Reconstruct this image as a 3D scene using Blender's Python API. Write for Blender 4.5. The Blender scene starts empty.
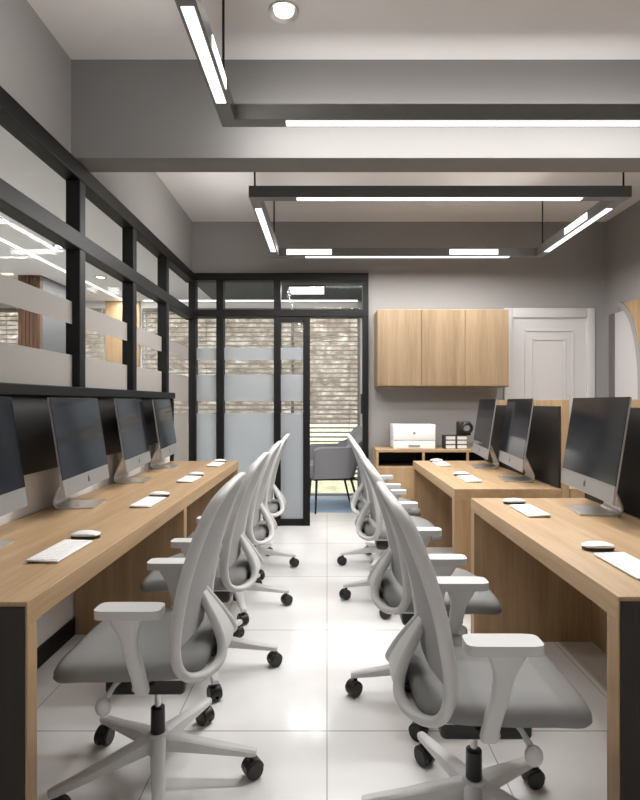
import bpy, bmesh, math, random
from mathutils import Vector, Matrix
random.seed(7)
PI = math.pi
sc = bpy.context.scene
COL = sc.collection

# ------------------------------------------------------------------ materials
def new_mat(name):
    m = bpy.data.materials.new(name); m.use_nodes = True
    nt = m.node_tree
    return m, nt, nt.nodes['Principled BSDF']

def plain(name, col, rough=.5, metal=0., spec=.5, bump=0., bscale=200., vary=0.):
    m, nt, b = new_mat(name)
    b.inputs['Base Color'].default_value = (*col, 1)
    b.inputs['Roughness'].default_value = rough
    b.inputs['Metallic'].default_value = metal
    b.inputs['Specular IOR Level'].default_value = spec
    tc = nt.nodes.new('ShaderNodeTexCoord')
    n = nt.nodes.new('ShaderNodeTexNoise'); n.inputs['Scale'].default_value = bscale
    n.inputs['Detail'].default_value = 3
    nt.links.new(tc.outputs['Object'], n.inputs['Vector'])
    if vary:
        r = nt.nodes.new('ShaderNodeValToRGB')
        r.color_ramp.elements[0].position = .3; r.color_ramp.elements[1].position = .7
        r.color_ramp.elements[0].color = (*[c*(1-vary) for c in col], 1)
        r.color_ramp.elements[1].color = (*[min(1, c*(1+vary)) for c in col], 1)
        nt.links.new(n.outputs['Fac'], r.inputs['Fac'])
        nt.links.new(r.outputs['Color'], b.inputs['Base Color'])
    if bump:
        bp = nt.nodes.new('ShaderNodeBump'); bp.inputs['Strength'].default_value = bump
        bp.inputs['Distance'].default_value = .002
        nt.links.new(n.outputs['Fac'], bp.inputs['Height'])
        nt.links.new(bp.outputs['Normal'], b.inputs['Normal'])
    return m

def emit(name, col, s):
    m = bpy.data.materials.new(name); m.use_nodes = True
    nt = m.node_tree; nt.nodes.clear()
    e = nt.nodes.new('ShaderNodeEmission'); e.inputs['Color'].default_value = (*col, 1)
    e.inputs['Strength'].default_value = s
    o = nt.nodes.new('ShaderNodeOutputMaterial'); nt.links.new(e.outputs[0], o.inputs[0])
    return m

def wood(name, axis, light, dark, rough=.45):
    """oak veneer, grain running along object axis 0/1/2"""
    m, nt, b = new_mat(name)
    tc = nt.nodes.new('ShaderNodeTexCoord')
    mp = nt.nodes.new('ShaderNodeMapping')
    s = [14., 14., 14.]; s[axis] = .7
    mp.inputs['Scale'].default_value = s
    nt.links.new(tc.outputs['Object'], mp.inputs['Vector'])
    n1 = nt.nodes.new('ShaderNodeTexNoise'); n1.inputs['Scale'].default_value = 1.; n1.inputs['Detail'].default_value = 4; n1.inputs['Distortion'].default_value = .6
    nt.links.new(mp.outputs['Vector'], n1.inputs['Vector'])
    mp2 = nt.nodes.new('ShaderNodeMapping')
    s2 = [160., 160., 160.]; s2[axis] = 5.
    mp2.inputs['Scale'].default_value = s2
    nt.links.new(tc.outputs['Object'], mp2.inputs['Vector'])
    n2 = nt.nodes.new('ShaderNodeTexNoise'); n2.inputs['Scale'].default_value = 1.; n2.inputs['Detail'].default_value = 2
    nt.links.new(mp2.outputs['Vector'], n2.inputs['Vector'])
    mx = nt.nodes.new('ShaderNodeMath'); mx.operation = 'MULTIPLY_ADD'
    mx.inputs[1].default_value = .6
    nt.links.new(n2.outputs['Fac'], mx.inputs[0]); nt.links.new(n1.outputs['Fac'], mx.inputs[2])
    r = nt.nodes.new('ShaderNodeValToRGB')
    r.color_ramp.elements[0].position = .55; r.color_ramp.elements[1].position = 1.0
    r.color_ramp.elements[0].color = (*dark, 1); r.color_ramp.elements[1].color = (*light, 1)
    nt.links.new(mx.outputs[0], r.inputs['Fac'])
    nt.links.new(r.outputs['Color'], b.inputs['Base Color'])
    b.inputs['Roughness'].default_value = rough
    return m

OAK_L, OAK_D = (.46, .315, .180), (.33, .208, .107)
M = {}
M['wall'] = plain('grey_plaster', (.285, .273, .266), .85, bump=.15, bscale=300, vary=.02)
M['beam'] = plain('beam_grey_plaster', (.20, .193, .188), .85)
M['dark_face'] = wood('dark_face_grain_z', 2, (.022, .014, .009), (.010, .007, .005), .6)
M['ceil'] = plain('ceiling_paint', (.69, .664, .65), .9, vary=.01, bscale=4)
M['ceil2'] = plain('ceiling_paint_next_room', (.82, .81, .795), .9)
M['lowwall'] = plain('pale_wall', (.84, .82, .80), .8)
M['white_paint'] = plain('white_satin_paint', (.49, .475, .47), .5)
M['frame'] = plain('black_aluminium', (.008, .0078, .0078), .5, 0, .2)
M['oak_x'] = wood('oak_grain_x', 0, OAK_L, OAK_D)
M['oak_y'] = wood('oak_grain_y', 1, OAK_L, OAK_D)
M['oak_z'] = wood('oak_grain_z', 2, OAK_L, OAK_D)
M['oak_cab'] = wood('oak_cabinet_grain_z', 2, (.27, .187, .108), (.18, .116, .06))
M['walnut'] = wood('walnut_grain_z', 2, (.17, .09, .055), (.07, .035, .022))
M['dark_grey'] = plain('dark_grey_paint', (.11, .115, .12), .6)
M['black_panel'] = plain('black_panel_felt', (.016, .0145, .0135), .55, bump=.2)
M['plastic'] = plain('light_grey_plastic', (.61, .61, .605), .42)
M['pad'] = plain('pale_arm_pad', (.55, .55, .546), .5)
M['fabric'] = plain('grey_seat_fabric', (.235, .235, .232), .9, bump=.5, bscale=900, vary=.06)
M['mesh'] = plain('back_knit', (.40, .40, .397), .85, bump=.5, bscale=700)
M['black'] = plain('black_plastic', (.012, .012, .012), .4)
M['chrome'] = plain('chrome', (.6, .6, .6), .2, 1.)
M['alu'] = plain('satin_aluminium', (.62, .61, .60), .32, .85)
M['chin'] = plain('silver_chin', (.24, .237, .235), .45, .2)
M['mark'] = plain('black_mark', (.01, .01, .01), .4)
M['white'] = plain('white_plastic', (.82, .815, .81), .35)
M['key'] = plain('keycap_white', (.80, .795, .79), .5)
M['grey_mark'] = plain('grey_mark', (.25, .25, .26), .5)
M['paper'] = plain('paper', (.75, .74, .71), .8)
M['cover'] = plain('book_cover_dark', (.035, .033, .036), .5)
M['arm_fab'] = plain('grey_armchair_fabric', (.24, .235, .25), .95, bump=.6, bscale=400, vary=.08)
M['blind'] = plain('blind_slat', (.22, .20, .17), .6)
M['reflection_paint'] = plain('blue_grey_reflection_paint', (.32, .43, .56), .95, bump=.4)  # sky reflection on the lounge floor, put into a flat blue colour
M['led'] = emit('led_white', (1, .965, .93), 1.6)
M['lamp_metal'] = plain('lamp_dark_metal', (.17, .168, .165), .36, .3)
M['led2'] = emit('led_white_line', (1, .96, .91), 1.6)
M['led_warm'] = emit('led_warm_line', (1, .78, .5), 2)
M['down'] = emit('downlight_lens', (1, .96, .9), 5)

def screen_mat():
    m, nt, b = new_mat('dark_screen_glass')
    b.inputs['Base Color'].default_value = (.010, .012, .016, 1)
    b.inputs['Specular Tint'].default_value = (.62, .80, 1, 1)
    b.inputs['Roughness'].default_value = .12
    b.inputs['Specular IOR Level'].default_value = .2
    return m
M['screen'] = screen_mat()

def floor_surface():
    m, nt, b = new_mat('white_porcelain_tile')
    N, L = nt.nodes, nt.links
    tc = N.new('ShaderNodeTexCoord')
    sep = N.new('ShaderNodeSeparateXYZ'); L.new(tc.outputs['Object'], sep.inputs[0])
    def edge(out, size, off, half):
        a = N.new('ShaderNodeMath'); a.operation = 'SUBTRACT'; a.inputs[1].default_value = off; L.new(out, a.inputs[0])
        p = N.new('ShaderNodeMath'); p.operation = 'PINGPONG'; p.inputs[1].default_value = size/2; L.new(a.outputs[0], p.inputs[0])
        c = N.new('ShaderNodeMath'); c.operation = 'LESS_THAN'; c.inputs[1].default_value = half; L.new(p.outputs[0], c.inputs[0])
        return c.outputs[0]
    ex = edge(sep.outputs['X'], .6, 0., .0022)
    ey = edge(sep.outputs['Y'], .909, 2.054, .0030)
    mx = N.new('ShaderNodeMath'); mx.operation = 'MAXIMUM'; L.new(ex, mx.inputs[0]); L.new(ey, mx.inputs[1])
    n = N.new('ShaderNodeTexNoise'); n.inputs['Scale'].default_value = 1.6; n.inputs['Detail'].default_value = 6; n.inputs['Distortion'].default_value = 1.2
    L.new(tc.outputs['Object'], n.inputs['Vector'])
    r = N.new('ShaderNodeValToRGB')
    r.color_ramp.elements[0].position = .35; r.color_ramp.elements[1].position = .62
    r.color_ramp.elements[0].color = (.80, .795, .79, 1); r.color_ramp.elements[1].color = (.86, .855, .85, 1)
    L.new(n.outputs['Fac'], r.inputs['Fac'])
    mix = N.new('ShaderNodeMix'); mix.data_type = 'RGBA'
    L.new(mx.outputs[0], mix.inputs['Factor']); L.new(r.outputs['Color'], mix.inputs[6])
    mix.inputs[7].default_value = (.42, .415, .41, 1)
    L.new(mix.outputs[2], b.inputs['Base Color'])
    b.inputs['Roughness'].default_value = .13
    b.inputs['Specular IOR Level'].default_value = .55
    return m
M['floor'] = floor_surface()

def glass_mat():
    m = bpy.data.materials.new('clear_glass'); m.use_nodes = True
    nt = m.node_tree; nt.nodes.clear(); N, L = nt.nodes, nt.links
    t = N.new('ShaderNodeBsdfTransparent'); t.inputs[0].default_value = (.93, .94, .94, 1)
    g = N.new('ShaderNodeBsdfGlossy'); g.inputs['Roughness'].default_value = .02
    lw = N.new('ShaderNodeLayerWeight'); lw.inputs['Blend'].default_value = .5
    pw = N.new('ShaderNodeMath'); pw.operation = 'POWER'; pw.inputs[1].default_value = 4.5; L.new(lw.outputs['Facing'], pw.inputs[0])
    f = N.new('ShaderNodeMath'); f.operation = 'MULTIPLY_ADD'; f.inputs[1].default_value = .10; f.inputs[2].default_value = .004; L.new(pw.outputs[0], f.inputs[0])
    mx = N.new('ShaderNodeMixShader'); o = N.new('ShaderNodeOutputMaterial')
    L.new(f.outputs[0], mx.inputs[0]); L.new(t.outputs[0], mx.inputs[1]); L.new(g.outputs[0], mx.inputs[2]); L.new(mx.outputs[0], o.inputs[0])
    return m
M['glass'] = glass_mat()

def frost_mat(name, tcol, dcol, fac):
    m = bpy.data.materials.new(name); m.use_nodes = True
    nt = m.node_tree; nt.nodes.clear(); N, L = nt.nodes, nt.links
    t = N.new('ShaderNodeBsdfTranslucent'); t.inputs[0].default_value = (*tcol, 1)
    d = N.new('ShaderNodeBsdfDiffuse'); d.inputs[0].default_value = (*dcol, 1)
    mx = N.new('ShaderNodeMixShader'); mx.inputs[0].default_value = fac
    o = N.new('ShaderNodeOutputMaterial')
    L.new(t.outputs[0], mx.inputs[1]); L.new(d.outputs[0], mx.inputs[2]); L.new(mx.outputs[0], o.inputs[0])
    return m
M['frost'] = frost_mat('frosted_film', (.87, .90, .95), (.40, .40, .40), .25)
M['frost_left'] = frost_mat('frosted_film_left', (.72, .685, .655), (.30, .29, .28), .4)

def bank_mat():
    m, nt, b = new_mat('dry_brush')
    N, L = nt.nodes, nt.links
    tc = N.new('ShaderNodeTexCoord')
    n = N.new('ShaderNodeTexNoise'); n.inputs['Scale'].default_value = 5.; n.inputs['Detail'].default_value = 9; n.inputs['Roughness'].default_value = .75
    L.new(tc.outputs['Object'], n.inputs['Vector'])
    r = N.new('ShaderNodeValToRGB')
    e = r.color_ramp.elements
    e[0].position = .30; e[0].color = (.06, .045, .032, 1)
    e[1].position = .72; e[1].color = (.60, .56, .49, 1)
    q = e.new(.44); q.color = (.15, .112, .08, 1)
    q = e.new(.56); q.color = (.28, .228, .178, 1)
    L.new(n.outputs['Fac'], r.inputs['Fac']); L.new(r.outputs['Color'], b.inputs['Base Color'])
    b.inputs['Roughness'].default_value = 1.
    return m
M['bank'] = bank_mat()
M['grass'] = plain('dry_pale_grass', (.62, .57, .36), 1., vary=.25, bscale=7)

# ------------------------------------------------------------------ geometry helpers
def link(name, bm, mat, parent=None, smooth=False, angle=40, loc=None):
    me = bpy.data.meshes.new(name)
    bmesh.ops.recalc_face_normals(bm, faces=bm.faces[:])
    bm.to_mesh(me); bm.free()
    o = bpy.data.objects.new(name, me); COL.objects.link(o)
    mats = mat if isinstance(mat, (list, tuple)) else [mat]
    for q in mats: me.materials.append(M[q])
    if smooth:
        for p in me.polygons: p.use_smooth = True
        try: me.set_sharp_from_angle(angle=math.radians(angle))
        except Exception: pass
    if parent: o.parent = parent
    if loc: o.location = loc
    return o

def box(bm, x0, x1, y0, y1, z0, z1, bev=0., seg=2, mi=0, mat4=None):
    r = bmesh.ops.create_cube(bm, size=1.)
    vs = r['verts']
    for v in vs:
        v.co = Vector((x0+(v.co.x+.5)*(x1-x0), y0+(v.co.y+.5)*(y1-y0), z0+(v.co.z+.5)*(z1-z0)))
    fs = set(f for v in vs for f in v.link_faces)
    for f in fs: f.material_index = mi
    if bev:
        es = list(set(e for v in vs for e in v.link_edges))
        q = bmesh.ops.bevel(bm, geom=es, offset=bev, segments=seg, affect='EDGES', profile=.5)
        vs = list(set(q['verts']) | set(v for v in vs if v.is_valid))
    if mat4 is not None:
        bmesh.ops.transform(bm, matrix=mat4, verts=vs)
    return vs

def B(name, mat, dims, parent=None, bev=0., smooth=False):
    bm = bmesh.new(); box(bm, *dims, bev=bev)
    return link(name, bm, mat, parent, smooth=smooth or bev > 0)

def lathe(bm, prof, n=24, mat4=None, cap=True, mi=0):
    rings = []
    for (r, z) in prof:
        rings.append([bm.verts.new((r*math.cos(2*PI*k/n), r*math.sin(2*PI*k/n), z)) for k in range(n)])
    for a, b in zip(rings, rings[1:]):
        for k in range(n):
            f = bm.faces.new((a[k], a[(k+1) % n], b[(k+1) % n], b[k])); f.material_index = mi
    if cap:
        f = bm.faces.new(rings[0][::-1]); f.material_index = mi
        f = bm.faces.new(rings[-1]); f.material_index = mi
    vs = [v for r in rings for v in r]
    if mat4 is not None: bmesh.ops.transform(bm, matrix=mat4, verts=vs)
    return vs

def catmull(pts, sub):
    out = []; P = [Vector(p) for p in pts]; n = len(P)
    for i in range(n-1):
        p0, p1, p2, p3 = P[max(i-1, 0)], P[i], P[i+1], P[min(i+2, n-1)]
        for s in range(sub):
            t = s/sub
            out.append(.5*((2*p1)+(p2-p0)*t+(2*p0-5*p1+4*p2-p3)*t*t+(3*p1-p0-3*p2+p3)*t**3))
    out.append(P[-1]); return out

def tube(bm, path, rad, n=10, flat=1., up=None):
    """tube along path; rad scalar or list; flat squashes the second axis"""
    P = [Vector(p) for p in path]; m = len(P)
    R = rad if isinstance(rad, (list, tuple)) else [rad]*m
    T = [(P[min(i+1, m-1)]-P[max(i-1, 0)]).normalized() for i in range(m)]
    nrm = Vector(up) if up else (Vector((0, 0, 1)) if abs(T[0].z) < .9 else Vector((1, 0, 0)))
    nrm = (nrm - T[0]*nrm.dot(T[0])).normalized()
    rings = []
    for i in range(m):
        nrm = (nrm - T[i]*nrm.dot(T[i])).normalized()
        bi = T[i].cross(nrm)
        rings.append([bm.verts.new(P[i]+R[i]*(math.cos(2*PI*k/n)*nrm+flat*math.sin(2*PI*k/n)*bi)) for k in range(n)])
    for a, b in zip(rings, rings[1:]):
        for k in range(n): bm.faces.new((a[k], a[(k+1) % n], b[(k+1) % n], b[k]))
    bm.faces.new(rings[0][::-1]); bm.faces.new(rings[-1])

def prism(bm, poly, z0, z1, mat4=None):
    a = [bm.verts.new((x, y, z0)) for x, y in poly]; b = [bm.verts.new((x, y, z1)) for x, y in poly]
    n = len(poly)
    bm.faces.new(a[::-1]); bm.faces.new(b)
    for k in range(n): bm.faces.new((a[k], a[(k+1) % n], b[(k+1) % n], b[k]))
    if mat4 is not None: bmesh.ops.transform(bm, matrix=mat4, verts=a+b)

def grid_solid(bm, rows, th):
    """rows: list of rows of Vectors -> solid sheet of thickness th"""
    nr, nc = len(rows), len(rows[0])
    nor = [[None]*nc for _ in range(nr)]
    for i in range(nr):
        for j in range(nc):
            du = rows[min(i+1, nr-1)][j]-rows[max(i-1, 0)][j]
            dv = rows[i][min(j+1, nc-1)]-rows[i][max(j-1, 0)]
            q = du.cross(dv); nor[i][j] = q.normalized() if q.length > 1e-9 else Vector((1, 0, 0))
    A = [[bm.verts.new(rows[i][j]+nor[i][j]*th/2) for j in range(nc)] for i in range(nr)]
    C = [[bm.verts.new(rows[i][j]-nor[i][j]*th/2) for j in range(nc)] for i in range(nr)]
    for i in range(nr-1):
        for j in range(nc-1):
            bm.faces.new((A[i][j], A[i][j+1], A[i+1][j+1], A[i+1][j]))
            bm.faces.new((C[i][j], C[i+1][j], C[i+1][j+1], C[i][j+1]))
    for i in range(nr-1):
        bm.faces.new((A[i][0], A[i+1][0], C[i+1][0], C[i][0]))
        bm.faces.new((A[i][-1], C[i][-1], C[i+1][-1], A[i+1][-1]))
    for j in range(nc-1):
        bm.faces.new((A[0][j], C[0][j], C[0][j+1], A[0][j+1]))
        bm.faces.new((A[-1][j], A[-1][j+1], C[-1][j+1], C[-1][j]))

def thing(name, label, cat, loc=(0, 0, 0), rz=0., group=None):
    o = bpy.data.objects.new(name, None); COL.objects.link(o)
    o.empty_display_size = .1
    o.location = loc; o.rotation_euler = (0, 0, rz)
    return tag(o, label, cat, group)

def tag(o, label=None, cat=None, group=None, kind=None):
    if label: o['label'] = label
    if cat: o['category'] = cat
    if group: o['group'] = group
    if kind: o['kind'] = kind
    return o

def struct(o): o['kind'] = 'structure'; return o
def sroot(name, loc=(0, 0, 0)):
    o = bpy.data.objects.new(name, None); COL.objects.link(o); o.location = loc
    return struct(o)

def dup(root, loc, rz, label, group=None):
    r = root.copy(); COL.objects.link(r); r.location = loc; r.rotation_euler = (0, 0, rz)
    r['label'] = label
    if group: r['group'] = group
    for ch in list(root.children):
        c = ch.copy(); COL.objects.link(c); c.parent = r
        for g in list(ch.children):
            d = g.copy(); COL.objects.link(d); d.parent = c
    return r

# ------------------------------------------------------------------ room shell
XL, XR = -1.39, 2.88          # left and right walls of the office
YB, YN = 5.49, -.6           # far and near walls
ZC, ZG = 3.13, 2.59           # ceiling, top of the glazing
YE, XE, ZA = 7.04, -6.0, 2.60 # outer wall, left end and ceiling of the space beyond the glass

bm = bmesh.new(); box(bm, XE-.1, XR+.1, YN-.1, YE+.12, -.1, 0)
struct(link('floor', bm, 'floor'))
struct(B('ceiling', 'ceil', (XL-.1, XR+.1, YN-.1, YB+.1, ZC, ZC+.12)))
struct(B('ceiling_corridor', 'ceil2', (XE-.1, XL-.1, YN-.1, YE+.12, ZA, ZA+.12)))
struct(B('ceiling_lounge', 'dark_grey', (XL-.1, .62, YB+.1, YE+.12, ZA, ZA+.12)))
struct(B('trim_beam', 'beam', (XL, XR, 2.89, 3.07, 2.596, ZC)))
bm = bmesh.new()
box(bm, XL-.1, XL, YN, YB, ZG, ZC)
struct(link('wall_left', bm, 'wall'))
bm = bmesh.new()
box(bm, XL-.1, XL, YN, 4.70, 0, 1.30)
struct(link('wall_left_lower', bm, 'lowwall'))
struct(B('baseboard_left', 'frame', (XL, XL+.015, YN, 4.70, 0, .09)))
bm = bmesh.new()
box(bm, XL-.1, .424, YB, YB+.1, ZG, ZC)
box(bm, .424, XR+.1, YB, YB+.1, 0, ZC)
struct(link('wall_far', bm, 'wall'))
struct(B('wall_right', 'wall', (XR, XR+.1, YN, YB, 0, ZC)))
struct(B('wall_near', 'lowwall', (XE-.1, XR+.1, YN-.1, YN, 0, ZC)))
struct(B('wall_corridor_end', 'wall', (XE-.1, XE, YN, YE, 0, ZA)))
struct(B('wall_lounge_right', 'wall', (.50, .62, YB+.1, YE, 0, ZA)))
# outer wall with its three openings
bm = bmesh.new()
WZ0, WZ1 = .02, 2.50
for a, b in ((XE-.1, -5.5), (-4.05, -3.62), (-2.93, -2.45), (.44, .62)):
    box(bm, a, b, YE, YE+.12, 0, ZA)
for a, b in ((-5.5, -4.05), (-3.62, -2.93), (-2.45, .44)):
    box(bm, a, b, YE, YE+.12, WZ1, ZA); box(bm, a, b, YE, YE+.12, 0, WZ0)
struct(link('wall_outer', bm, 'lowwall'))
# windows of the outer wall
for i, (a, b) in enumerate(((-5.5, -4.05), (-3.62, -2.93), (-2.45, .44))):
    w = sroot('window_%d' % (i+3))
    bm = bmesh.new(); t = .035
    box(bm, a, b, YE+.03, YE+.09, WZ0, WZ0+t); box(bm, a, b, YE+.03, YE+.09, WZ1-t, WZ1)
    box(bm, a, a+t, YE+.03, YE+.09, WZ0+t, WZ1-t); box(bm, b-t, b, YE+.03, YE+.09, WZ0+t, WZ1-t)
    if i == 2:
        for xm in (-1.45, -.46): box(bm, xm-.02, xm+.02, YE+.03, YE+.09, WZ0+t, WZ1-t)
    link('window_frame', bm, 'white_paint', w)
    B('window_pane', 'glass', (a+t, b-t, YE+.057, YE+.063, WZ0+t, WZ1-t), w)

# ---- glazed wall on the left (window_1)
w1 = sroot('window_1')
FX0, FX1 = -1.455, -1.36
bm = bmesh.new(); box(bm, FX0, FX1, YN, YB+.01, 2.50, ZG, .004); link('top_rail', bm, 'frame', w1)
bm = bmesh.new(); box(bm, FX0, FX1, YN, YB+.01, 2.115, 2.205, .004); link('middle_rail', bm, 'frame', w1)
bm = bmesh.new(); box(bm, FX0, FX1+.01, YN, 4.74, 1.30, 1.352, .004); link('sill_rail', bm, 'frame', w1)
MUL = [-.25, .56, 1.37, 2.17, 2.975, 3.785, 4.565]
for y in MUL:
    bm = bmesh.new(); z0 = 0 if y > 4.5 else 1.352
    box(bm, FX0+.01, FX1-.005, y-.035, y+.035, z0 if y < 4.5 else 1.352, 2.50, .004)
    link('mullion', bm, 'frame', w1)
bm = bmesh.new(); box(bm, FX0+.01, FX1-.005, 4.70, 4.745, 0, 1.30); link('end_post', bm, 'frame', w1)
bm = bmesh.new(); box(bm, FX0+.01, FX1-.005, 4.745, YB-.06, 0, .06); link('bottom_rail', bm, 'frame', w1)
GX = -1.415
ys = [YN]+MUL+[5.43]
for a, b in zip(ys, ys[1:]):
    a2, b2 = a+.03, b-.03
    lo = 1.34 if b < 5 else .03
    B('transom_pane', 'glass', (GX-.004, GX+.004, a2, b2, 2.20, 2.505), w1)
    p = B('glass_pane', 'glass', (GX-.004, GX+.004, a2, b2, lo, 2.12), w1)
    for z0, z1 in ((1.70, 1.825), (max(1.28, lo), 1.53)):
        B('frosted_band', 'frost_left', (GX+.0045, GX+.006, a2, b2, z0, z1), p)
    if b > 5: B('frosted_band', 'frost_left', (GX+.0045, GX+.006, a2, b2, .06, 1.156), p)

# ---- glazed partition across the far end (window_2) with the open doorway
w2 = sroot('window_2')
PY0, PY1 = 5.44, 5.55
bm = bmesh.new(); box(bm, FX0, .424, PY0, PY1, 2.515, ZG, .004); link('top_rail', bm, 'frame', w2)
bm = bmesh.new(); box(bm, FX0, .424, PY0, PY1, 2.145, 2.215, .004); link('middle_rail', bm, 'frame', w2)
for x0, x1, z1 in ((-1.42, -1.345, 2.515), (-1.135, -1.06, 2.515), (-.545, -.475, 2.515), (.365, .424, 2.515)):
    bm = bmesh.new(); box(bm, x0, x1, PY0+.005, PY1-.005, 0, z1, .004); link('mullion', bm, 'frame', w2)
bm = bmesh.new(); box(bm, -1.345, -.545, PY0+.005, PY1-.005, 0, .07, .004); link('bottom_rail', bm, 'frame', w2)
PG = 5.495
for a, b in ((-1.345, -1.135), (-1.06, -.545)):
    B('transom_pane', 'glass', (a-.005, b+.005, PG-.004, PG+.004, 2.21, 2.52), w2)
    p = B('glass_pane', 'glass', (a-.005, b+.005, PG-.004, PG+.004, .065, 2.15), w2)
    for z0, z1 in ((1.703, 1.827), (1.28, 1.55), (.07, 1.156)):
        B('frosted_band', 'frost', (a, b, PG-.006, PG-.0045, z0, z1), p)
B('transom_pane', 'glass', (-.48, .37, PG-.004, PG+.004, 2.21, 2.52), w2)
# sliding glass leaf, standing open
d1 = sroot('door_1')
bm = bmesh.new()
box(bm, -.475, -.235, 5.45, 5.49, .004, .07); box(bm, -.475, -.235, 5.45, 5.49, 2.09, 2.142)
box(bm, -.245, -.175, 5.45, 5.49, .004, 2.142)
link('door_frame', bm, 'frame', d1)
p = B('glass_pane', 'glass', (-.475, -.243, 5.468, 5.474, .068, 2.095), d1)
for z0, z1 in ((1.703, 1.827), (1.28, 1.55), (.07, 1.156)):
    B('frosted_band', 'frost', (-.475, -.245, 5.4655, 5.4675, z0, z1), p)
bm = bmesh.new()
tube(bm, [(.352, 5.40, 1.15), (.352, 5.40, 1.35)], .012, 10)
box(bm, .348, .366, 5.40, 5.45, 1.17, 1.185); box(bm, .348, .366, 5.40, 5.45, 1.315, 1.33)
link('pull_handle', bm, 'black', d1, True)

# ---- white panelled door on the far wall (door_2)
d2 = sroot('door_2')
bm = bmesh.new()
y1 = YB
box(bm, 1.82, 1.905, y1-.035, y1, 0, 2.235, .006); box(bm, 2.665, 2.75, y1-.035, y1, 0, 2.235, .006)
box(bm, 1.905, 2.665, y1-.035, y1, 2.135, 2.235, .006)
link('door_casing', bm, 'white_paint', d2, True)
leaf = B('door_leaf', 'white_paint', (1.905, 2.665, y1-.012, y1, 0, 2.135), d2)
bm = bmesh.new()
for (x0, x1, z0, z1, t) in ((2.03, 2.54, 1.12, 2.02, .014), (2.11, 2.46, 1.22, 1.93, .012), (2.03, 2.54, .2, 1.0, .014), (2.11, 2.46, .3, .9, .012)):
    ya = y1-.012-t
    box(bm, x0, x1, ya, y1-.012, z0, z0+.025, .004); box(bm, x0, x1, ya, y1-.012, z1-.025, z1, .004)
    box(bm, x0, x0+.025, ya, y1-.012, z0+.025, z1-.025, .004); box(bm, x1-.025, x1, ya, y1-.012, z0+.025, z1-.025, .004)
link('panel_moulding', bm, 'white_paint', leaf)
bm = bmesh.new(); tube(bm, [(1.96, y1-.06, 1.02), (2.07, y1-.06, 1.02)], .01); tube(bm, [(1.965, y1-.012, 1.02), (1.965, y1-.06, 1.02)], .009)
link('door_handle', bm, 'chrome', d2, True)

# ---- right wall: white door with dark jamb inside a quarter arch
d3 = sroot('door_3')
B('door_leaf', 'white_paint', (XR-.02, XR, 4.25, 5.285, 0, 2.15), d3)
B('jamb', 'dark_grey', (XR-.035, XR, 5.285, 5.372, 0, 2.15), d3)

# ------------------------------------------------------------------ black pinboard on the left, ceiling lamps
o = B('wall_board', 'black_panel', (XL, XL+.010, -.4, 4.68, .935, 1.30), None, bev=.003)
tag(o, 'long black board along the left wall, behind the left row of computers', 'board')

def lamp(name, parent, loc, sx, sy, power, rot=(0, 0, 0), col=(1, .98, .96), spread=180):
    l = bpy.data.lights.new(name, 'AREA'); l.shape = 'RECTANGLE'; l.size = sx; l.size_y = sy; l.energy = power; l.color = col
    l.spread = math.radians(spread)
    o = bpy.data.objects.new(name, l); COL.objects.link(o); o.location = loc; o.rotation_euler = rot
    o.parent = parent
    return o

def ring(loc, label, first):
    t = thing('pendant_light', label, 'ceiling light', loc, group='square ring pendants')
    W, D, h, bw = 2.485, 1.464, .073, .07
    bm = bmesh.new(); box(bm, 0, W, 0, bw, 0, h); box(bm, 0, W, D-bw, D, 0, h)
    box(bm, 0, bw, bw, D-bw, 0, h); box(bm, W-bw, W, bw, D-bw, 0, h)
    link('frame', bm, 'lamp_metal', t)
    e = .003
    K = 10.5
    def led(x0, x1, y0, y1):
        B('led_strip', 'led', (x0, x1, y0, y1, -e, 0), t)
        lamp('strip_lamp', t, ((x0+x1)/2, (y0+y1)/2, -e-.002), x1-x0, y1-y0, K*max(x1-x0, y1-y0))
    a, b = (.013, bw-.013)
    led(.31, W-.31, D-b, D-a)
    if not first: led(.31, W-.31, a, b)
    q = .21 if not first else .68
    led(a, b, q, D-.21); led(W-b, W-a, q, D-.21)
    def win(d, rot, pw=3.6):
        B('side_led', 'led', d, t)
        x0, x1, y0, y1, z0, z1 = d
        c = Vector(((x0+x1)/2, (y0+y1)/2, (z0+z1)/2)); L = max(x1-x0, y1-y0)
        n = Vector((0, 0, -1)); n.rotate(Matrix.Rotation(rot[2], 3, 'Z') @ Matrix.Rotation(rot[0], 3, 'X'))
        lamp('side_lamp', t, c+n*.006, L, z1-z0, pw*L, rot, spread=162 if pw > 3.6 else 180)
    f = {'S': (-PI/2, 0, 0), 'N': (PI/2, 0, 0), 'E': (PI/2, 0, -PI/2), 'W': (PI/2, 0, PI/2)}
    zz = (.012, h-.012)
    if not first:
        win((.14, .55, D-bw-e, D-bw, *zz), f['S']); win((W-.86, W-.42, D-bw-e, D-bw, *zz), f['S'])
        win((W-bw-e, W-bw, .45, .82, *zz), f['W'])
    else:
        win((bw, bw+e, D-.56, D-.29, *zz), f['E'])
        win((.06, W-.06, D, D+e, *zz), f['N'], 3.7)
    win((-e, 0, .21, D-.21, *zz), f['W'])
    for x, y in ((.035, .03), (W-.035, .03), (.035, D-.16), (W-.1, D-.12)):
        y2 = min(max(y, .035), D-.035)
        xx = x
        if y2 > D-bw: pass
        if bw < y2 < D-bw and bw < xx < W-bw: xx = W-.035
        bm = bmesh.new(); tube(bm, [(xx, y2, h), (xx, y2, ZC-2.6)], .006, 8)
        link('suspension_rod', bm, 'frame', t, True)
    return t
r1 = ring((-.505, 1.109, 2.6), 'square black pendant light ring with white strips, in front of the ceiling beam', True)
r2 = ring((-.508, 3.45, 2.6), 'square black pendant light ring with white strips, beyond the ceiling beam', False)

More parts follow.
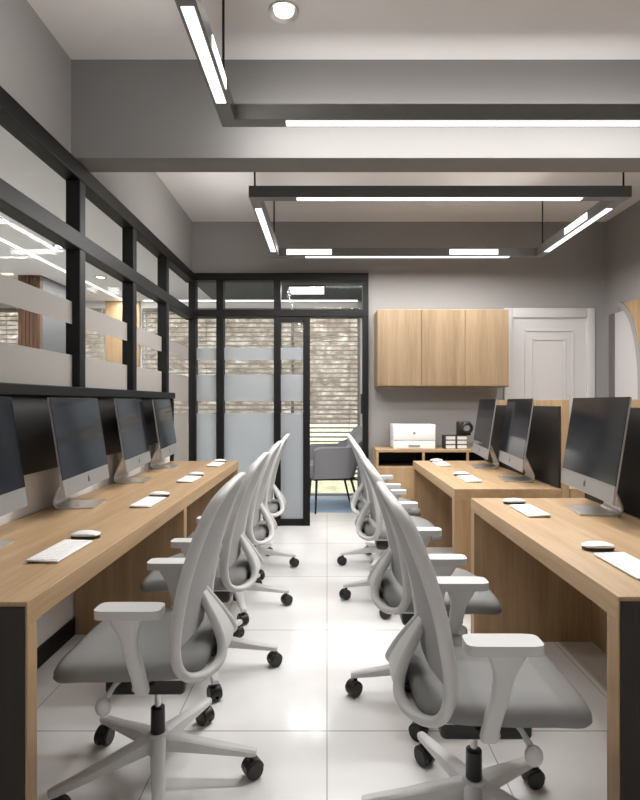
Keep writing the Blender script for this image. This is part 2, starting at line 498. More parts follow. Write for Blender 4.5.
def downlight(x, y, z, label, group, r=.055):
    t = thing('downlight', label, 'downlight', (x, y, z), group=group)
    bm = bmesh.new(); lathe(bm, [(r*.8, 0), (r*1.0, -.004), (r*1.28, -.012), (r*1.32, 0)], 28, cap=False)
    link('trim_ring', bm, 'alu', t, True)
    bm = bmesh.new(); lathe(bm, [(r*.0, -.0045), (r*.82, -.0045), (r*.82, 0)], 28, cap=False)
    link('lens', bm, 'down', t)
    return t
downlight(-.205, 2.53, ZC, 'round recessed downlight with silver rim in the near ceiling', None)
downlight(-2.41, 5.66, ZA, 'round downlight seen through the second glazed bay from the beam', 'corridor downlights', .05)
downlight(-2.27, 4.54, ZA, 'round downlight seen through the glass just left of the mullion at the beam', 'corridor downlights', .05)
t = tag(B('linear_light', 'led2', (-2.675, -2.645, 2.8, YE-.02, ZA-.008, ZA)), 'long thin white light line in the ceiling of the space beyond the left glass', 'ceiling light'); lamp('line_lamp', t, (-2.66, 4.9, ZA-.011), .03, 4.2, 40)
t = tag(B('window_light', 'led2', (-2.4, .40, YE-.10, YE-.06, ZA-.010, ZA)), 'thin white light line along the top of the far window', 'ceiling light')
t = thing('ceiling_light', 'small bright square ceiling light seen above the open doorway', 'ceiling light', (-.235, 6.29, ZA))
B('housing', 'frame', (-.215, .215, -.21, .21, -.012, 0), t); B('diffuser', 'led2', (-.20, .20, -.195, .195, -.016, -.012), t); lamp('panel_lamp', t, (0, 0, -.019), .4, .4, 7)
t = thing('ceiling_light', 'bright ceiling panel beyond the nearest glazed bay at far left', 'ceiling light', (-2.46, 3.66, ZA))
B('housing', 'frame', (-.11, .11, -.27, .27, -.012, 0), t); B('diffuser', 'led2', (-.10, .10, -.26, .26, -.016, -.012), t); lamp('panel_lamp', t, (0, 0, -.019), .2, .52, 15)

# ---- space beyond the glass
t = thing('column', 'brown slatted wood column with a dark grey side beyond the left glass', 'column', (-3.235, 5.57, 0))
bm = bmesh.new()
for k in range(6): box(bm, k*.04, k*.04+.034, 0, .03, 0, ZA, .003)
link('wood_cladding', bm, 'walnut', t)
B('core', 'dark_grey', (0, .24, .03, .53, 0, ZA), t)
tag(B('wall_panel', 'oak_z', (-2.92, -2.47, YE-.03, YE, 0, ZA)), 'tan wood panel between two windows beyond the left glass', 'panel')
tag(B('cove_light', 'led_warm', (-5.9, -3.26, 5.50, 5.53, ZA-.01, ZA)), 'warm light line on the ceiling at the far left edge', 'ceiling light')

# blinds
def blind(x0, x1, z0, label):
    t = thing('venetian_blind', label, 'blind', (x0, YE-.035, 0), group='window blinds')
    w = x1-x0
    bm = bmesh.new(); z = z0
    while z < 2.45:
        box(bm, 0, w, -.025, .025, -.0012, .0012, mat4=Matrix.Translation((0, 0, z)) @ Matrix.Rotation(math.radians(24), 4, 'X'))
        z += .06
    link('slats', bm, 'blind', t)
    B('head_rail', 'blind', (0, w, -.03, .03, 2.455, 2.50), t)
    B('bottom_rail', 'blind', (0, w, -.025, .025, z0-.03, z0-.012), t)
    for xx in (.12, w-.12):
        bm = bmesh.new(); tube(bm, [(xx, -.026, z0-.02), (xx, -.026, 2.46)], .003, 6)
        link('ladder_cord', bm, 'blind', t)
blind(-2.42, -1.46, .27, 'pale venetian blind at the left of the far window, behind frosted glass')
blind(-1.44, -.47, .27, 'pale venetian blind in the middle of the far window')
blind(-.45, .41, .27, 'pale venetian blind in the open doorway, behind the armchair')
blind(-3.60, -2.95, .9, 'small venetian blind beyond the left glass, right of the brown column')
blind(-5.45, -4.08, .9, 'venetian blind beyond the left glass, left of the brown column')
# pale blue strip painting the sky's reflection on the floor by the window
o = B('painted_reflection_strip', 'reflection_paint', (-1.2, .46, 6.12, 6.98, 0, .008)); tag(o, 'pale blue painted sky reflection on the floor before the far window', 'painted reflection')

# outdoors
bm = bmesh.new()
nx, ny = 90, 60
def bank_h(x, y):
    a = max(0, y-8.2)
    s = .40*a if a < 2.6 else 1.04+(a-2.6)*1.9
    return -.12+s
rows = []
random.seed(3)
for j in range(ny+1):
    y = 7.2+j*(6.8/ny); row = []
    for i in range(nx+1):
        x = -13+i*(19/nx)
        h = bank_h(x, y); rough = .02 if y < 10.7 else .28
        row.append(bm.verts.new((x+random.uniform(-1, 1)*.04, y+random.uniform(-1, 1)*.03, h+random.uniform(-1, 1)*rough*.45)))
    rows.append(row)
for j in range(ny):
    for i in range(nx):
        f = bm.faces.new((rows[j][i], rows[j][i+1], rows[j+1][i+1], rows[j+1][i]))
        f.material_index = 0 if 7.2+j*(6.8/ny) < 10.6 else 1
o = link('hillside', bm, ['grass', 'bank'], None, True, 180); struct(o)

# armchair behind the doorway (faces -x)
def armchair(loc):
    t = thing('armchair', 'grey upholstered armchair with thin black legs behind the open doorway', 'armchair', loc)
    # shell: U of wall around the seat; angle from front-left arm round the back to the other arm
    pts = []
    n = 56
    def top(s):   # s: 0 arm tip .. .5 back .. 1
        q = abs(s-.5)*2; k = min(1, max(0, (q-.22)/.26)); k = k*k*(3-2*k)
        return .96-.21*k-.03*max(0, (q-.9)/.1)**2
    rows = []
    def plan(s, off):
        # stadium: arm front (-.30,-.30) -> back (.28) -> (-.30,.30)
        L1 = .36; r = .28; arc = PI*r; T = 2*L1+arc; d = s*T
        if d < L1: return Vector((-.26+d, -r-off, 0))
        if d < L1+arc:
            a = -PI/2+(d-L1)/r
            return Vector((.10+(r*.62+off)*math.cos(a), (r+off)*math.sin(a), 0))
        return Vector((.10-(d-L1-arc), r+off, 0))
    for k in range(n+1):
        s = k/n; zt = top(s)
        row = []
        for j in range(9):
            f = j/8; z = .40+f*(zt-.40)
            lean = .17*f**1.2
            p = plan(s, -.055+.05*f); p.z = z
            c = math.cos(((s*(2*.36+PI*.28))-.36)/.28-PI/2) if .29 < s < .71 else 0
            p.x += lean*max(0, c)
            row.append(p)
        rows.append(row)
    bm = bmesh.new(); grid_solid(bm, rows, .075)
    bmesh.ops.bevel(bm, geom=[e for e in bm.edges if len(e.link_faces) == 2 and e.calc_face_angle(0) > 1.2], offset=.02, segments=2, affect='EDGES')
    link('shell', bm, 'arm_fab', t, True, 60)
    bm = bmesh.new(); box(bm, -.31, .20, -.24, .24, .40, .56, .04, 3); link('seat_cushion', bm, 'arm_fab', t, True)
    bm = bmesh.new(); box(bm, -.26, .22, -.24, .24, .375, .402); link('seat_frame', bm, 'black', t)
    for sx, sy in ((-1, -1), (-1, 1), (1, -1), (1, 1)):
        bm = bmesh.new(); tube(bm, [(-.02+sx*.20, sy*.2, .385), (-.02+sx*(.30 if sx > 0 else .22), sy*.24, 0)], [.015, .010], 10)
        link('leg', bm, 'black', t, True)
    return t
ac = armchair((.06, 6.27, .008)); ac.rotation_euler.z = math.radians(11)

# ------------------------------------------------------------------ desks
ZD = .75
def desk(name, label, xf, xb, y0, y1, legs, th=.065):
    t = thing(name, label, 'desk', ((xf+xb)/2, (y0+y1)/2, 0), group='oak bench desks')
    cx, cy = (xf+xb)/2, (y0+y1)/2
    lo, hi = min(xf, xb)-cx, max(xf, xb)-cx
    bm = bmesh.new(); box(bm, lo, hi, y0-cy, y1-cy, ZD-th, ZD, .002); link('desktop', bm, 'oak_y', t)
    for a, b in legs:
        bm = bmesh.new(); box(bm, lo, hi, a-cy, b-cy, 0, ZD-th, .002); link('side_panel', bm, 'oak_z', t)
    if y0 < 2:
        bm = bmesh.new(); box(bm, lo+.004, hi-.004, y0-cy-.006, y0-cy-.0003, .004, ZD-.012, .001)  # near end gets a thin face much darker than the oak panels
        link('end_face', bm, 'dark_face', t)['label'] = 'dark end face'
    return t
desk('desk', 'long oak desk along the left wall under the glazing', -.78, XL+.015, 1.383, 4.69, [(1.383, 1.433), (2.905, 2.96), (4.64, 4.69)])
desk('desk', 'nearer oak desk of the two on the right side', .778, 1.402, 1.42, 2.88, [(1.42, 1.48), (2.815, 2.88)])
desk('desk', 'farther oak desk on the right, in front of the sideboard', .762, 1.402, 3.18, 4.71, [(3.18, 3.24), (4.65, 4.71)])

desk('desk', 'oak desk behind the far divider, glimpsed through the gap between the right desks', 1.453, 2.08, 3.18, 4.71, [(3.18, 3.24), (4.65, 4.71)])

def divider(y0, y1, label):
    t = thing('desk_divider', label, 'partition', (1.404, (y0+y1)/2, 0), group='desk dividers')
    h = (y1-y0)/2
    bm = bmesh.new(); box(bm, .0, .045, -h, h, 0, 1.283, .002); link('screen_board', bm, 'oak_z', t)
    bm = bmesh.new(); box(bm, -.016, 0, -h+.012, h-.012, ZD+.004, 1.245, .002); link('felt_panel', bm, 'black_panel', t)
    return t
divider(1.42, 2.88, 'oak-edged divider with black face behind the large near right monitor')
divider(3.18, 4.71, 'oak-edged divider with black face behind the two far right monitors')

# ------------------------------------------------------------------ computers
def computer(loc, rz, label):
    """faces local +x"""
    t = thing('desktop_computer', label, 'computer', loc, rz, 'silver all-in-one computers')
    tilt = Matrix.Translation((-.005, 0, .094)) @ Matrix.Rotation(math.radians(-8.5), 4, 'Y')
    W, H = .65, .452
    bm = bmesh.new()
    # body: flat front, back bulging; shell as grid
    rows = []; nu, nv = 14, 18
    F = []
    for i in range(nu+1):
        z = H*i/nu; row = []
        for j in range(nv+1):
            y = -W/2+W*j/nv
            q = max(0, 1-(2*y/W)**2)*max(0, 1-((z-.2)/.24)**2)
            row.append(bm.verts.new((-.008-.034*q**.7, y, z)))
        F.append(row)
    for i in range(nu):
        for j in range(nv): bm.faces.new((F[i][j], F[i][j+1], F[i+1][j+1], F[i+1][j]))
    ring_ = [F[0][j] for j in range(nv+1)]+[F[i][nv] for i in range(1, nu+1)]+[F[nu][j] for j in range(nv-1, -1, -1)]+[F[i][0] for i in range(nu-1, 0, -1)]
    fr = [bm.verts.new((0, v.co.y, v.co.z)) for v in ring_]
    n = len(ring_)
    for k in range(n): bm.faces.new((ring_[k], ring_[(k+1) % n], fr[(k+1) % n], fr[k]))
    bm.faces.new(fr)
    bmesh.ops.transform(bm, matrix=tilt, verts=bm.verts[:])
    shell = link('case', bm, 'alu', t, True, 50)
    bm = bmesh.new(); box(bm, 0, .0016, -W/2+.002, W/2-.002, .002, .078, mat4=tilt); link('chin', bm, 'chin', shell)
    bm = bmesh.new(); box(bm, 0, .003, -W/2, W/2, .078, H, mat4=tilt); link('screen', bm, 'screen', t)
    # round fruit-like emblem on the chin: two lobes, a bite and a leaf
    poly = []
    for k in range(40):
        a = 2*PI*k/40; r = 1-.10*math.cos(2*a)*.3
        x, y = r*math.cos(a)*.0135, r*math.sin(a)*.0150
        if a < .3 or a > 2*PI-.3: pass
        y -= .0028*math.exp(-(x/.004)**2)*(1 if y > 0 else -.8)
        d = math.hypot(x-.0165, y-.002)
        if d < .008: x = .0165-math.sqrt(max(0, .008**2-(y-.002)**2))
        poly.append((x, y))
    bm = bmesh.new()
    R = Matrix(((0, 0, 1, .0016), (1, 0, 0, 0), (0, 1, 0, .040), (0, 0, 0, 1)))
    prism(bm, poly, 0, .0006, tilt @ R)
    prism(bm, [(0, .0135), (.002, .0185), (.0065, .0205), (.005, .0155)], 0, .0006, tilt @ R)
    link('emblem', bm, 'mark', shell)
    # stand: bent sheet, foot then rising neck with cable hole
    path = [(.045, 0), (.02, .0), (-.04, 0), (-.10, 0), (-.126, .006), (-.138, .022), (-.136, .045), (-.110, .11), (-.060, .22), (-.057, .228)]
    prof = catmull([(x, 0, z) for x, z in path], 4)
    bm = bmesh.new(); rows = []
    for k, p in enumerate(prof):
        hw = .10 if p.x > -.1 and p.z < .03 else .10-.02*min(1, p.z/.2)
        rows.append([Vector((p.x, -hw+2*hw*j/4, p.z+.005)) for j in range(5)])
    grid_solid(bm, rows, .009)
    link('stand', bm, 'alu', t, True, 50)
    return t

def keyboard(loc, rz, label):
    """long axis local y, user on local +x side"""
    t = thing('keyboard', label, 'keyboard', loc, rz, 'white keyboards')
    tl = Matrix.Rotation(math.radians(2.2), 4, 'Y')
    bm = bmesh.new(); box(bm, -.052, .052, -.128, .128, .002, .009, .0025, mat4=Matrix.Translation((0, 0, .002)) @ tl); link('body', bm, 'white', t, True)
    bm = bmesh.new()
    for r in range(5):
        for k in range(14):
            if r == 4 and 4 <= k <= 8:
                if k == 4: box(bm, .0292, .0447, -.051, .035, .009, .0105, mat4=Matrix.Translation((0, 0, .002)) @ tl)
                continue
            x = -.046+r*.0188; y = -.120+k*.0172
            box(bm, x, x+.0155, y, y+.0150, .009, .0105, mat4=Matrix.Translation((0, 0, .002)) @ tl)
    link('keycaps', bm, 'key', t)
    bm = bmesh.new(); tube(bm, [(-.047, -.12, .0045), (-.047, .12, .0045)], .0045, 8); link('rear_foot', bm, 'grey_mark', t, True)
    return t

def mouse(loc, rz, label):
    t = thing('mouse', label, 'mouse', loc, rz, 'white mice')
    bm = bmesh.new(); rows = []
    n, m = 16, 12
    top = []
    for i in range(n+1):
        u = -1+2*i/n; hw = .029*(max(0, 1-u**4))**.5+.0005; row = []
        for j in range(m+1):
            v = -1+2*j/m
            z = .015+.014*max(0, 1-u*u)**.8*max(.0, 1-.55*v*v)
            row.append(bm.verts.new((u*.057, v*hw, z)))
        top.append(row)
    for i in range(n):
        for j in range(m): bm.faces.new((top[i][j], top[i][j+1], top[i+1][j+1], top[i+1][j]))
    rim = [top[0][j] for j in range(m+1)]+[top[i][m] for i in range(1, n+1)]+[top[n][j] for j in range(m-1, -1, -1)]+[top[i][0] for i in range(n-1, 0, -1)]
    low = [bm.verts.new((v.co.x*.99, v.co.y*.99, .0125)) for v in rim]
    k = len(rim)
    for i in range(k): bm.faces.new((rim[i], rim[(i+1) % k], low[(i+1) % k], low[i]))
    link('shell', bm, 'white', t, True, 60)
    bm = bmesh.new(); poly = []
    for i in range(24):
        a = 2*PI*i/24; c, s = math.cos(a), math.sin(a)
        poly.append((.054*math.copysign(abs(c)**.6, c), .027*math.copysign(abs(s)**.8, s)))
    prism(bm, poly, 0, .013); link('base', bm, 'black', t)
    return t

ORD = ['nearest', 'second', 'third', 'farthest']
# left row: computers face +x
LM = [(-1.195, 1.87), (-1.19, 2.68), (-1.225, 3.50), (-1.245, 4.25)]
LK = [(-.918, 1.84), (-.918, 2.735), (-.918, 3.55), (-.918, 4.39)]
lcomp = ['all-in-one computer cut off by the left edge of the photo, on the left desk',
         'all-in-one computer on the left desk, nearest one with a whole dark grey screen',
         'second all-in-one computer from the far end of the left desk, bluish grey screen',
         'all-in-one computer at the far end of the left desk, smallest on that desk']
kbpos = ['at the near end of the left desk', 'second from the near end of the left desk', 'second from the far end of the left desk', 'at the far end of the left desk']
YAW = math.radians(6)
c0 = k0 = m0 = None
for i in range(4):
    x, y = LM[i]; loc = (x, y, ZD); rz = YAW
    if i == 0: c0 = computer(loc, rz, lcomp[i])
    else: dup(c0, loc, rz, lcomp[i])
    x, y = LK[i]; loc = (x, y, ZD)
    lab = 'thin white keyboard '+kbpos[i]
    if i == 0: k0 = keyboard(loc, 0, lab)
    else: dup(k0, loc, 0, lab)
    loc = (x-.005, y+.195, ZD); lab = 'white mouse with black underside '+kbpos[i]
    if i == 0: m0 = mouse(loc, 0, lab)
    else: dup(m0, loc, 0, lab)
rpos = ['at the near end of the nearer right desk', 'at the far end of the nearer right desk', 'at the near end of the farther right desk', 'at the far end of the farther right desk']
RM = [None, (1.21, 2.52), (1.21, 3.55), (1.21, 4.26)]
rcomp = [None, 'largest all-in-one computer, bluish screen, on the nearer right desk',
         'mid-sized all-in-one computer on the near end of the farther right desk',
         'all-in-one computer at the far end of the farther right desk, in front of the sideboard']
RK = [(.955, 1.675), (.957, 2.52), (.95, 3.56), (.95, 4.42)]
for i in range(4):
    if RM[i]:
        dup(c0, (*RM[i], ZD), PI-YAW, rcomp[i])
    x, y = RK[i]
    dup(k0, (x, y, ZD), PI, 'thin white keyboard '+rpos[i])
    dup(m0, (x-.0, y+.20, ZD), PI, 'white mouse with black underside '+rpos[i])

# ------------------------------------------------------------------ task chairs
def task_chair(loc, rz, label):
    """faces local +x; u = -x"""
    t = thing('task_chair', label, 'office chair', loc, rz, 'grey mesh-back task chairs')
    UP = .022
    # seat: superellipse cushion with a drooping front
    bm = bmesh.new(); n, mr = 40, 7
    def outline(a, k):
        c, s = math.cos(a), math.sin(a)
        e = .42
        x = math.copysign(abs(c)**e, c); y = math.copysign(abs(s)**e, s)
        return x*.240*k+.040, y*.232*k*(1-.06*max(0, -x))
    rings = []
    prof = [(.90, .413), (.97, .418), (1.0, .430), (.995, .446), (.96, .460), (.88, .469), (.6, .467), (.3, .463)]
    for k, z in prof:
        r = []
        for j in range(n):
            x, y = outline(2*PI*j/n, k)
            d = max(0, (x-.12)/.15); dz = -.026*d*d + (.010*max(0, (-x-.08)/.12)**2 if z > .44 else 0)
            r.append(bm.verts.new((x, y, z+dz)))
        rings.append(r)
    for a, b in zip(rings, rings[1:]):
        for j in range(n): bm.faces.new((a[j], a[(j+1) % n], b[(j+1) % n], b[j]))
    bm.faces.new(rings[0][::-1]); bm.faces.new(rings[-1])
    link('seat', bm, 'fabric', t, True, 70)
    bm = bmesh.new(); box(bm, -.17, .19, -.19, .19, .402, .416, .006); link('seat_pan', bm, 'plastic', t, True)
    # tilt mechanism
    bm = bmesh.new(); box(bm, -.13, .12, -.15, .15, .334, .404, .016, 3); box(bm, -.20, -.08, -.05, .05, .385, .418, .01)
    box(bm, -.215, -.15, -.06, .06, .405, .44, .01)
    box(bm, -.05, .02, -.205, .205, .388, .402, .005)
    link('tilt_mechanism', bm, 'black', t, True)
    for s in (-1, 1):
        bm = bmesh.new(); tube(bm, [(.06, s*.12, .392), (.075, s*.18, .385), (.088, s*.215, .362)], [.010, .009, .011], 10, flat=.7)
        r = bmesh.ops.create_uvsphere(bm, u_segments=16, v_segments=10, radius=.024)
        bmesh.ops.transform(bm, matrix=Matrix.Translation((.092, s*.222, .345)) @ Matrix.Diagonal((1, .7, 1.15, 1)), verts=r['verts'])
        link('lever', bm, 'plastic', t, True)
    # back frame
    half = [(.140, .622, .018), (.156, .600, .026), (.186, .555, .042), (.214, .508, .058), (.232, .466, .078), (.234, .436, .105), (.216, .417, .140),
            (.184, .412, .178), (.150, .424, .205), (.128, .455, .214), (.119, .505, .216), (.122, .560, .218), (.131, .620, .220),
            (.147, .700, .222), (.170, .780, .221), (.196, .855, .217), (.223, .920, .204), (.244, .957, .178), (.260, .980, .128), (.268, .990, .065), (.270, .993, 0)]
    NL = 10
    sub = 4
    P = catmull([(-u, y, z) for u, z, y in half[::-1]], sub)
    R = [.0165+.0085*min(1, max(0, (i-4)/14)) if i < 40 else .025-.010*min(1, max(0, (i-44)/30)) for i in range(len(P))]
    bm = bmesh.new()
    for sg in (1, -1):
        tube(bm, [Vector((p.x, p.y*sg, p.z)) for p in P], R, 14, flat=.62, up=(-.93, 0, .37))
    link('back_frame', bm, 'plastic', t, True, 60)
    # membrane
    H = catmull([(-u, y, z) for u, z, y in half[NL:]], 3)
    rows = []
    for p in H:
        w = p.y
        row = []
        for j in range(13):
            v = -1+2*j/12
            row.append(Vector((p.x-.028*(1-v*v)*min(1, w/.2), v*w, p.z)))
        rows.append(row)
    rows = rows[:-1]
    bm = bmesh.new(); grid_solid(bm, rows, .007); link('back_membrane', bm, 'mesh', t, True, 60)
    # lower shell: sheet that turns under and rises to a point behind
    H = catmull([(-u, y, z) for u, z, y in half[:NL]], 3)
    rows = []
    for p in H:
        rows.append([Vector((p.x-.006*(1-(-1+2*j/10)**2), (-1+2*j/10)*p.y, p.z)) for j in range(11)])
    bm = bmesh.new(); grid_solid(bm, rows, .012); link('back_shell', bm, 'plastic', t, True, 60)
    bm = bmesh.new(); tube(bm, [(-.146, 0, .616), (-.150, 0, .630), (-.156, 0, .640)], [.020, .018, .014], 10, flat=.5, up=(0, 1, 0)); link('spine_joint', bm, 'plastic', t, True)
    # arms
    for s in (-1, 1):
        bm = bmesh.new()
        secs = [(.617, .050, .017, .025), (.600, .046, .017, .024), (.575, .033, .016, .020), (.550, .025, .016, .016), (.50, .0225, .016, .006), (.44, .022, .016, -.012), (.397, .021, .016, -.022), (.391, .019, .014, -.023)]
        rr = []
        for z, hx, hy, xo in secs:
            q = []
            for k in range(16):
                a = 2*PI*k/16; c, s2 = math.cos(a), math.sin(a)
                q.append(bm.verts.new((xo-.005+hx*math.copysign(abs(c)**.5, c), s*.233+hy*math.copysign(abs(s2)**.5, s2), z)))
            rr.append(q)
        for a, b in zip(rr, rr[1:]):
            for k in range(16): bm.faces.new((a[k], a[(k+1) % 16], b[(k+1) % 16], b[k]))
        bm.faces.new(rr[0]); bm.faces.new(rr[-1][::-1])
        box(bm, -.035, .005, min(s*.10, s*.233), max(s*.10, s*.233), .392, .408, .005)
        post = link('arm_post', bm, 'plastic', t, True, 50)
        bm = bmesh.new(); poly = []
        for k in range(40):
            a = 2*PI*k/40; c, s2 = math.cos(a), math.sin(a)
            poly.append((.010+.098*math.copysign(abs(c)**.32, c), s*.228+.038*math.copysign(abs(s2)**.4, s2)))
        prism(bm, poly, .617, .643)
        es = [e for e in bm.edges if e.calc_face_angle(0) > 1.2]
        bmesh.ops.bevel(bm, geom=es, offset=.007, segments=3, affect='EDGES')
        link('arm_pad', bm, 'pad', t, True, 50)
    # gas lift
    bm = bmesh.new(); lathe(bm, [(.011, .215), (.011, .345)], 16); link('gas_rod', bm, 'chrome', t, True)
    bm = bmesh.new(); lathe(bm, [(.024, .145), (.023, .238), (.019, .241)], 20); link('lift_sleeve', bm, 'black', t, True)
    bm = bmesh.new(); lathe(bm, [(.015, .03), (.017, .090)], 16); link('lift_stub', bm, 'black', t, True)
    # five-spoke base
    bm = bmesh.new(); lathe(bm, [(.030, .085), (.035, .092), (.035, .150), (.030, .157)], 24)
    cast = []
    for k in range(5):
        a = PI+2*PI*k/5
        rows_ = []
        Rm = Matrix.Rotation(a, 4, 'Z')
        s_ = [(.02, .026, .105, .152), (.10, .023, .098, .140), (.20, .020, .089, .119), (.320, .0165, .078, .098), (.333, .013, .080, .095)]
        rr = []
        for x, hw, z0, z1 in s_:
            rr.append([bm.verts.new(Rm @ Vector(q)) for q in ((x, -hw, z0), (x, hw, z0), (x, hw, z1-.006), (x, hw*.6, z1), (x, -hw*.6, z1), (x, -hw, z1-.006))])
        for p, q in zip(rr, rr[1:]):
            for j in range(6): bm.faces.new((p[j], p[(j+1) % 6], q[(j+1) % 6], q[j]))
        bm.faces.new(rr[0][::-1]); bm.faces.new(rr[-1])
        cast.append((Rm @ Vector((.313, 0, 0)), a))
    link('star_base', bm, 'plastic', t, True, 35)
    for i, (p, a) in enumerate(cast):
        bm = bmesh.new(); ang = a+.6+i*.7
        mt = Matrix.Translation(p) @ Matrix.Rotation(ang, 4, 'Z')
        for s in (-1, 1):
            lathe(bm, [(.010, 0), (.026, .0), (.0305, .004), (.0305, .018), (.027, .022), (.010, .022)], 20,
                  mt @ Matrix.Translation((.008, s*.004-(.022 if s < 0 else 0), .0305)) @ Matrix.Rotation(-PI/2, 4, 'X') if s > 0 else
                  mt @ Matrix.Translation((.008, -.004, .0305)) @ Matrix.Rotation(PI/2, 4, 'X'))
        # hood over the wheels
        hood = [(-.024, .030)]+[(.008+.033*math.cos(q), .032+.033*math.sin(q)) for q in [PI*.97-j*PI*.95/9 for j in range(10)]]+[(.0, .034)]
        prism(bm, hood, -.021, .021, mt @ Matrix.Rotation(PI/2, 4, 'X'))
        lathe(bm, [(.009, .055), (.009, .082)], 10, Matrix.Translation(p))
        link('caster', bm, 'black', t, True, 40)
    for ch_ in t.children:
        if ch_.name.split('.')[0] not in ('star_base', 'caster', 'lift_sleeve', 'lift_stub'):
            ch_.data.transform(Matrix.Translation((0, 0, UP)))
            for g_ in ch_.children: g_.data.transform(Matrix.Translation((0, 0, UP)))
    return t
LC = [1.80, 2.56, 3.33, 4.10]
RC = [1.58, 2.31, 3.43, 4.15]
ch = None
pos = ['nearest to the camera', 'second from the camera', 'third from the camera', 'farthest from the camera']
for i, y in enumerate(LC):
    lab = 'light grey mesh-back task chair at the left desk, %s in that row' % pos[i]
    if ch is None: ch = task_chair((-.572, y, 0), PI, lab)
    else: dup(ch, (-.572, y, 0), PI, lab)
for i, y in enumerate(RC):
    lab = 'light grey mesh-back task chair at the right desks, %s in that row' % pos[i]
    dup(ch, (.436, y, 0), 0, lab)

# ------------------------------------------------------------------ back wall furniture
t = thing('wall_cabinet', 'wall-hung oak cabinet with three doors on the far wall', 'cabinet', (.485, 5.14, 1.415))
W, D, H = 1.277, .35, .753
bm = bmesh.new(); box(bm, 0, W, .02, D, 0, H, .002); link('carcass', bm, 'oak_cab', t)
for k in range(3):
    w = (W-.012)/3
    bm = bmesh.new(); box(bm, .006+k*w+.0015, .006+(k+1)*w-.0015, 0, .018, .012, H-.006, .0015); link('door', bm, 'oak_cab', t)
t = thing('sideboard', 'low oak sideboard with dark open niches under the wall cabinet', 'sideboard', (.47, 5.07, 0))
W, D, H = 1.30, .39, .815
bm = bmesh.new()
box(bm, 0, W, 0, D, H-.025, H, .002)
for x in (0, .44, .86, W-.022): box(bm, x, x+.022, 0, D, .05, H-.025)
box(bm, .022, W-.022, .01, D, .64, .66); box(bm, .022, W-.022, D-.012, D, .05, H-.025); box(bm, .022, W-.022, .02, D-.012, .05, .07)
link('carcass', bm, 'oak_x', t)
bm = bmesh.new(); box(bm, .01, W-.01, .03, D-.01, 0, .05); link('plinth', bm, 'black', t)
bm = bmesh.new(); box(bm, .0225, W-.0225, .012, D-.0125, .6605, .662); box(bm, .0225, W-.0225, D-.014, D-.0125, .662, H-.0255)
for x in (.0225, .4385, .4625, .8585, .8825, W-.0235): box(bm, x, x+.001, .012, D-.014, .662, H-.0255)
link('niche_lining', bm, 'black_panel', t)
for a, b in ((.002, .449), (.452, .869), (.872, W-.002)):
    bm = bmesh.new(); box(bm, a, b, -.018, -.0005, .055, .648, .0015); link('door', bm, 'oak_z', t)
t = thing('printer', 'white box printer with a small dark slot on the sideboard', 'printer', (.64, 5.12, .815))
bm = bmesh.new(); box(bm, 0, .405, 0, .30, .085, .238, .008, 3); link('upper_body', bm, 'white', t, True)
bm = bmesh.new(); box(bm, .002, .403, .004, .30, .004, .0825, .006, 3); link('paper_tray', bm, 'white', t, True)
bm = bmesh.new(); box(bm, .145, .255, -.002, .01, .022, .042, .003); link('tray_handle', bm, 'grey_mark', t)
bm = bmesh.new(); lathe(bm, [(.013, 0), (.013, .0015)], 24, Matrix.Translation((.20, 0, .155)) @ Matrix.Rotation(PI/2, 4, 'X')); link('round_mark', bm, 'grey_mark', t)
def book(x, y, z, label, g):
    t = thing('book', label, 'book', (x, y, z), 0, g)
    bm = bmesh.new(); box(bm, 0, .10, 0, .15, 0, .005); box(bm, 0, .10, 0, .15, .038, .043); box(bm, .0, .006, 0, .15, .005, .038)
    link('cover', bm, 'cover', t)
    bm = bmesh.new(); box(bm, .0065, .098, .004, .148, .005, .038); link('pages', bm, 'paper', t)
    return t
lev = ['bottom', 'middle', 'top']
b0 = None
for s, xs in enumerate((1.145, 1.255)):
    for k in range(3):
        lab = 'white book with dark cover, %s of the %s book stack beside the printer' % (lev[k], ('left', 'right')[s])
        loc = (xs, 5.15, .815+k*.0432)
        if b0 is None: b0 = book(*loc, lab, 'books stacked on the sideboard')
        else: dup(b0, loc, 0, lab)
t = thing('camera', 'small black camera with a round lens on top of the books', 'camera', (1.335, 5.20, .815+.1296))
bm = bmesh.new(); box(bm, -.065, .065, -.03, .04, 0, .135, .01, 3); link('body', bm, 'black', t, True)
bm = bmesh.new(); lathe(bm, [(.052, 0), (.058, .01), (.058, .035), (.044, .04), (.036, .015), (.0, .012)], 32, Matrix.Translation((.02, -.03, .075)) @ Matrix.Rotation(PI/2, 4, 'X'), cap=False); link('lens_ring', bm, 'black', t, True)
bm = bmesh.new(); lathe(bm, [(.0, .016), (.030, .018), (.030, .012)], 24, Matrix.Translation((.02, -.03, .075)) @ Matrix.Rotation(PI/2, 4, 'X'), cap=False); link('lens_glass', bm, 'grey_mark', t, True)

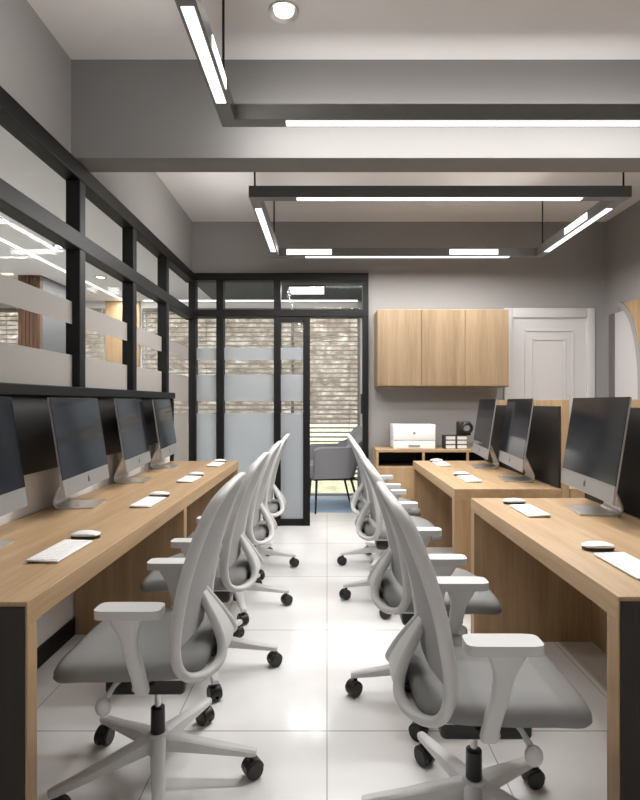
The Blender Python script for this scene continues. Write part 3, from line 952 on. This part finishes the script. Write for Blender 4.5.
# quarter-arch wooden panel on the right wall
t = thing('arched_panel', 'wooden panel with a curved grey-edged arch at the right edge, on the right wall', 'panel', (XR-.02, 5.22, 0))
def arc(off, n=16):
    return [(-(.42-off)*math.sin(PI/2*k/n), 1.40+(.85-off)*math.cos(PI/2*k/n)) for k in range(n+1)]
# polygon in (y,z) plane extruded along x
toX = Matrix(((0, 0, 1, 0), (1, 0, 0, 0), (0, 1, 0, 0), (0, 0, 0, 1)))
outer = arc(0)
poly = [(-.085, 2.215)]+[p for p in outer if p[0] < -.09]+[(-.42, .0), (-.95, 0), (-.95, 2.215)]
bm = bmesh.new(); prism(bm, poly, -.018, 0, toX); link('wood_face', bm, 'oak_z', t)
inner = arc(.055)
poly = [(0.0, 2.25)]+outer[1:]+[(-.42, 0), (-.365, 0)]+inner[::-1]
bm = bmesh.new(); prism(bm, poly, -.025, 0, toX); link('arch_trim', bm, 'wall', t)

# ------------------------------------------------------------------ light, world, camera
w = bpy.data.worlds.new('sky'); sc.world = w; w.use_nodes = True
bg = w.node_tree.nodes['Background']
bg.inputs['Color'].default_value = (.86, .93, 1, 1); bg.inputs['Strength'].default_value = 2.1
sun = bpy.data.lights.new('sun', 'SUN'); sun.energy = 1.5; sun.angle = math.radians(3); sun.color = (1, .95, .86)
so = bpy.data.objects.new('sun', sun); COL.objects.link(so); so.rotation_euler = (math.radians(50), 0, math.radians(15))

cam = bpy.data.cameras.new('camera'); co = bpy.data.objects.new('camera_main', cam); COL.objects.link(co)
co.location = (0, 0, 1.27); co.rotation_euler = (PI/2, 0, 0)
cam.sensor_fit = 'HORIZONTAL'; cam.sensor_width = 36; cam.lens = 532/640*36
cam.shift_x = (320-327)/640; cam.shift_y = (402-400)/640
cam.clip_start = .05; cam.clip_end = 200
sc.camera = co

sc.view_settings.view_transform = 'Standard'; sc.view_settings.look = 'None'
sc.view_settings.exposure = 0.75; sc.view_settings.gamma = 1; sc.view_settings.use_curve_mapping = False
sc.cycles.use_denoising = True
sc.cycles.max_bounces = 10; sc.cycles.diffuse_bounces = 5; sc.cycles.transparent_max_bounces = 16
sc.cycles.sample_clamp_indirect = 8
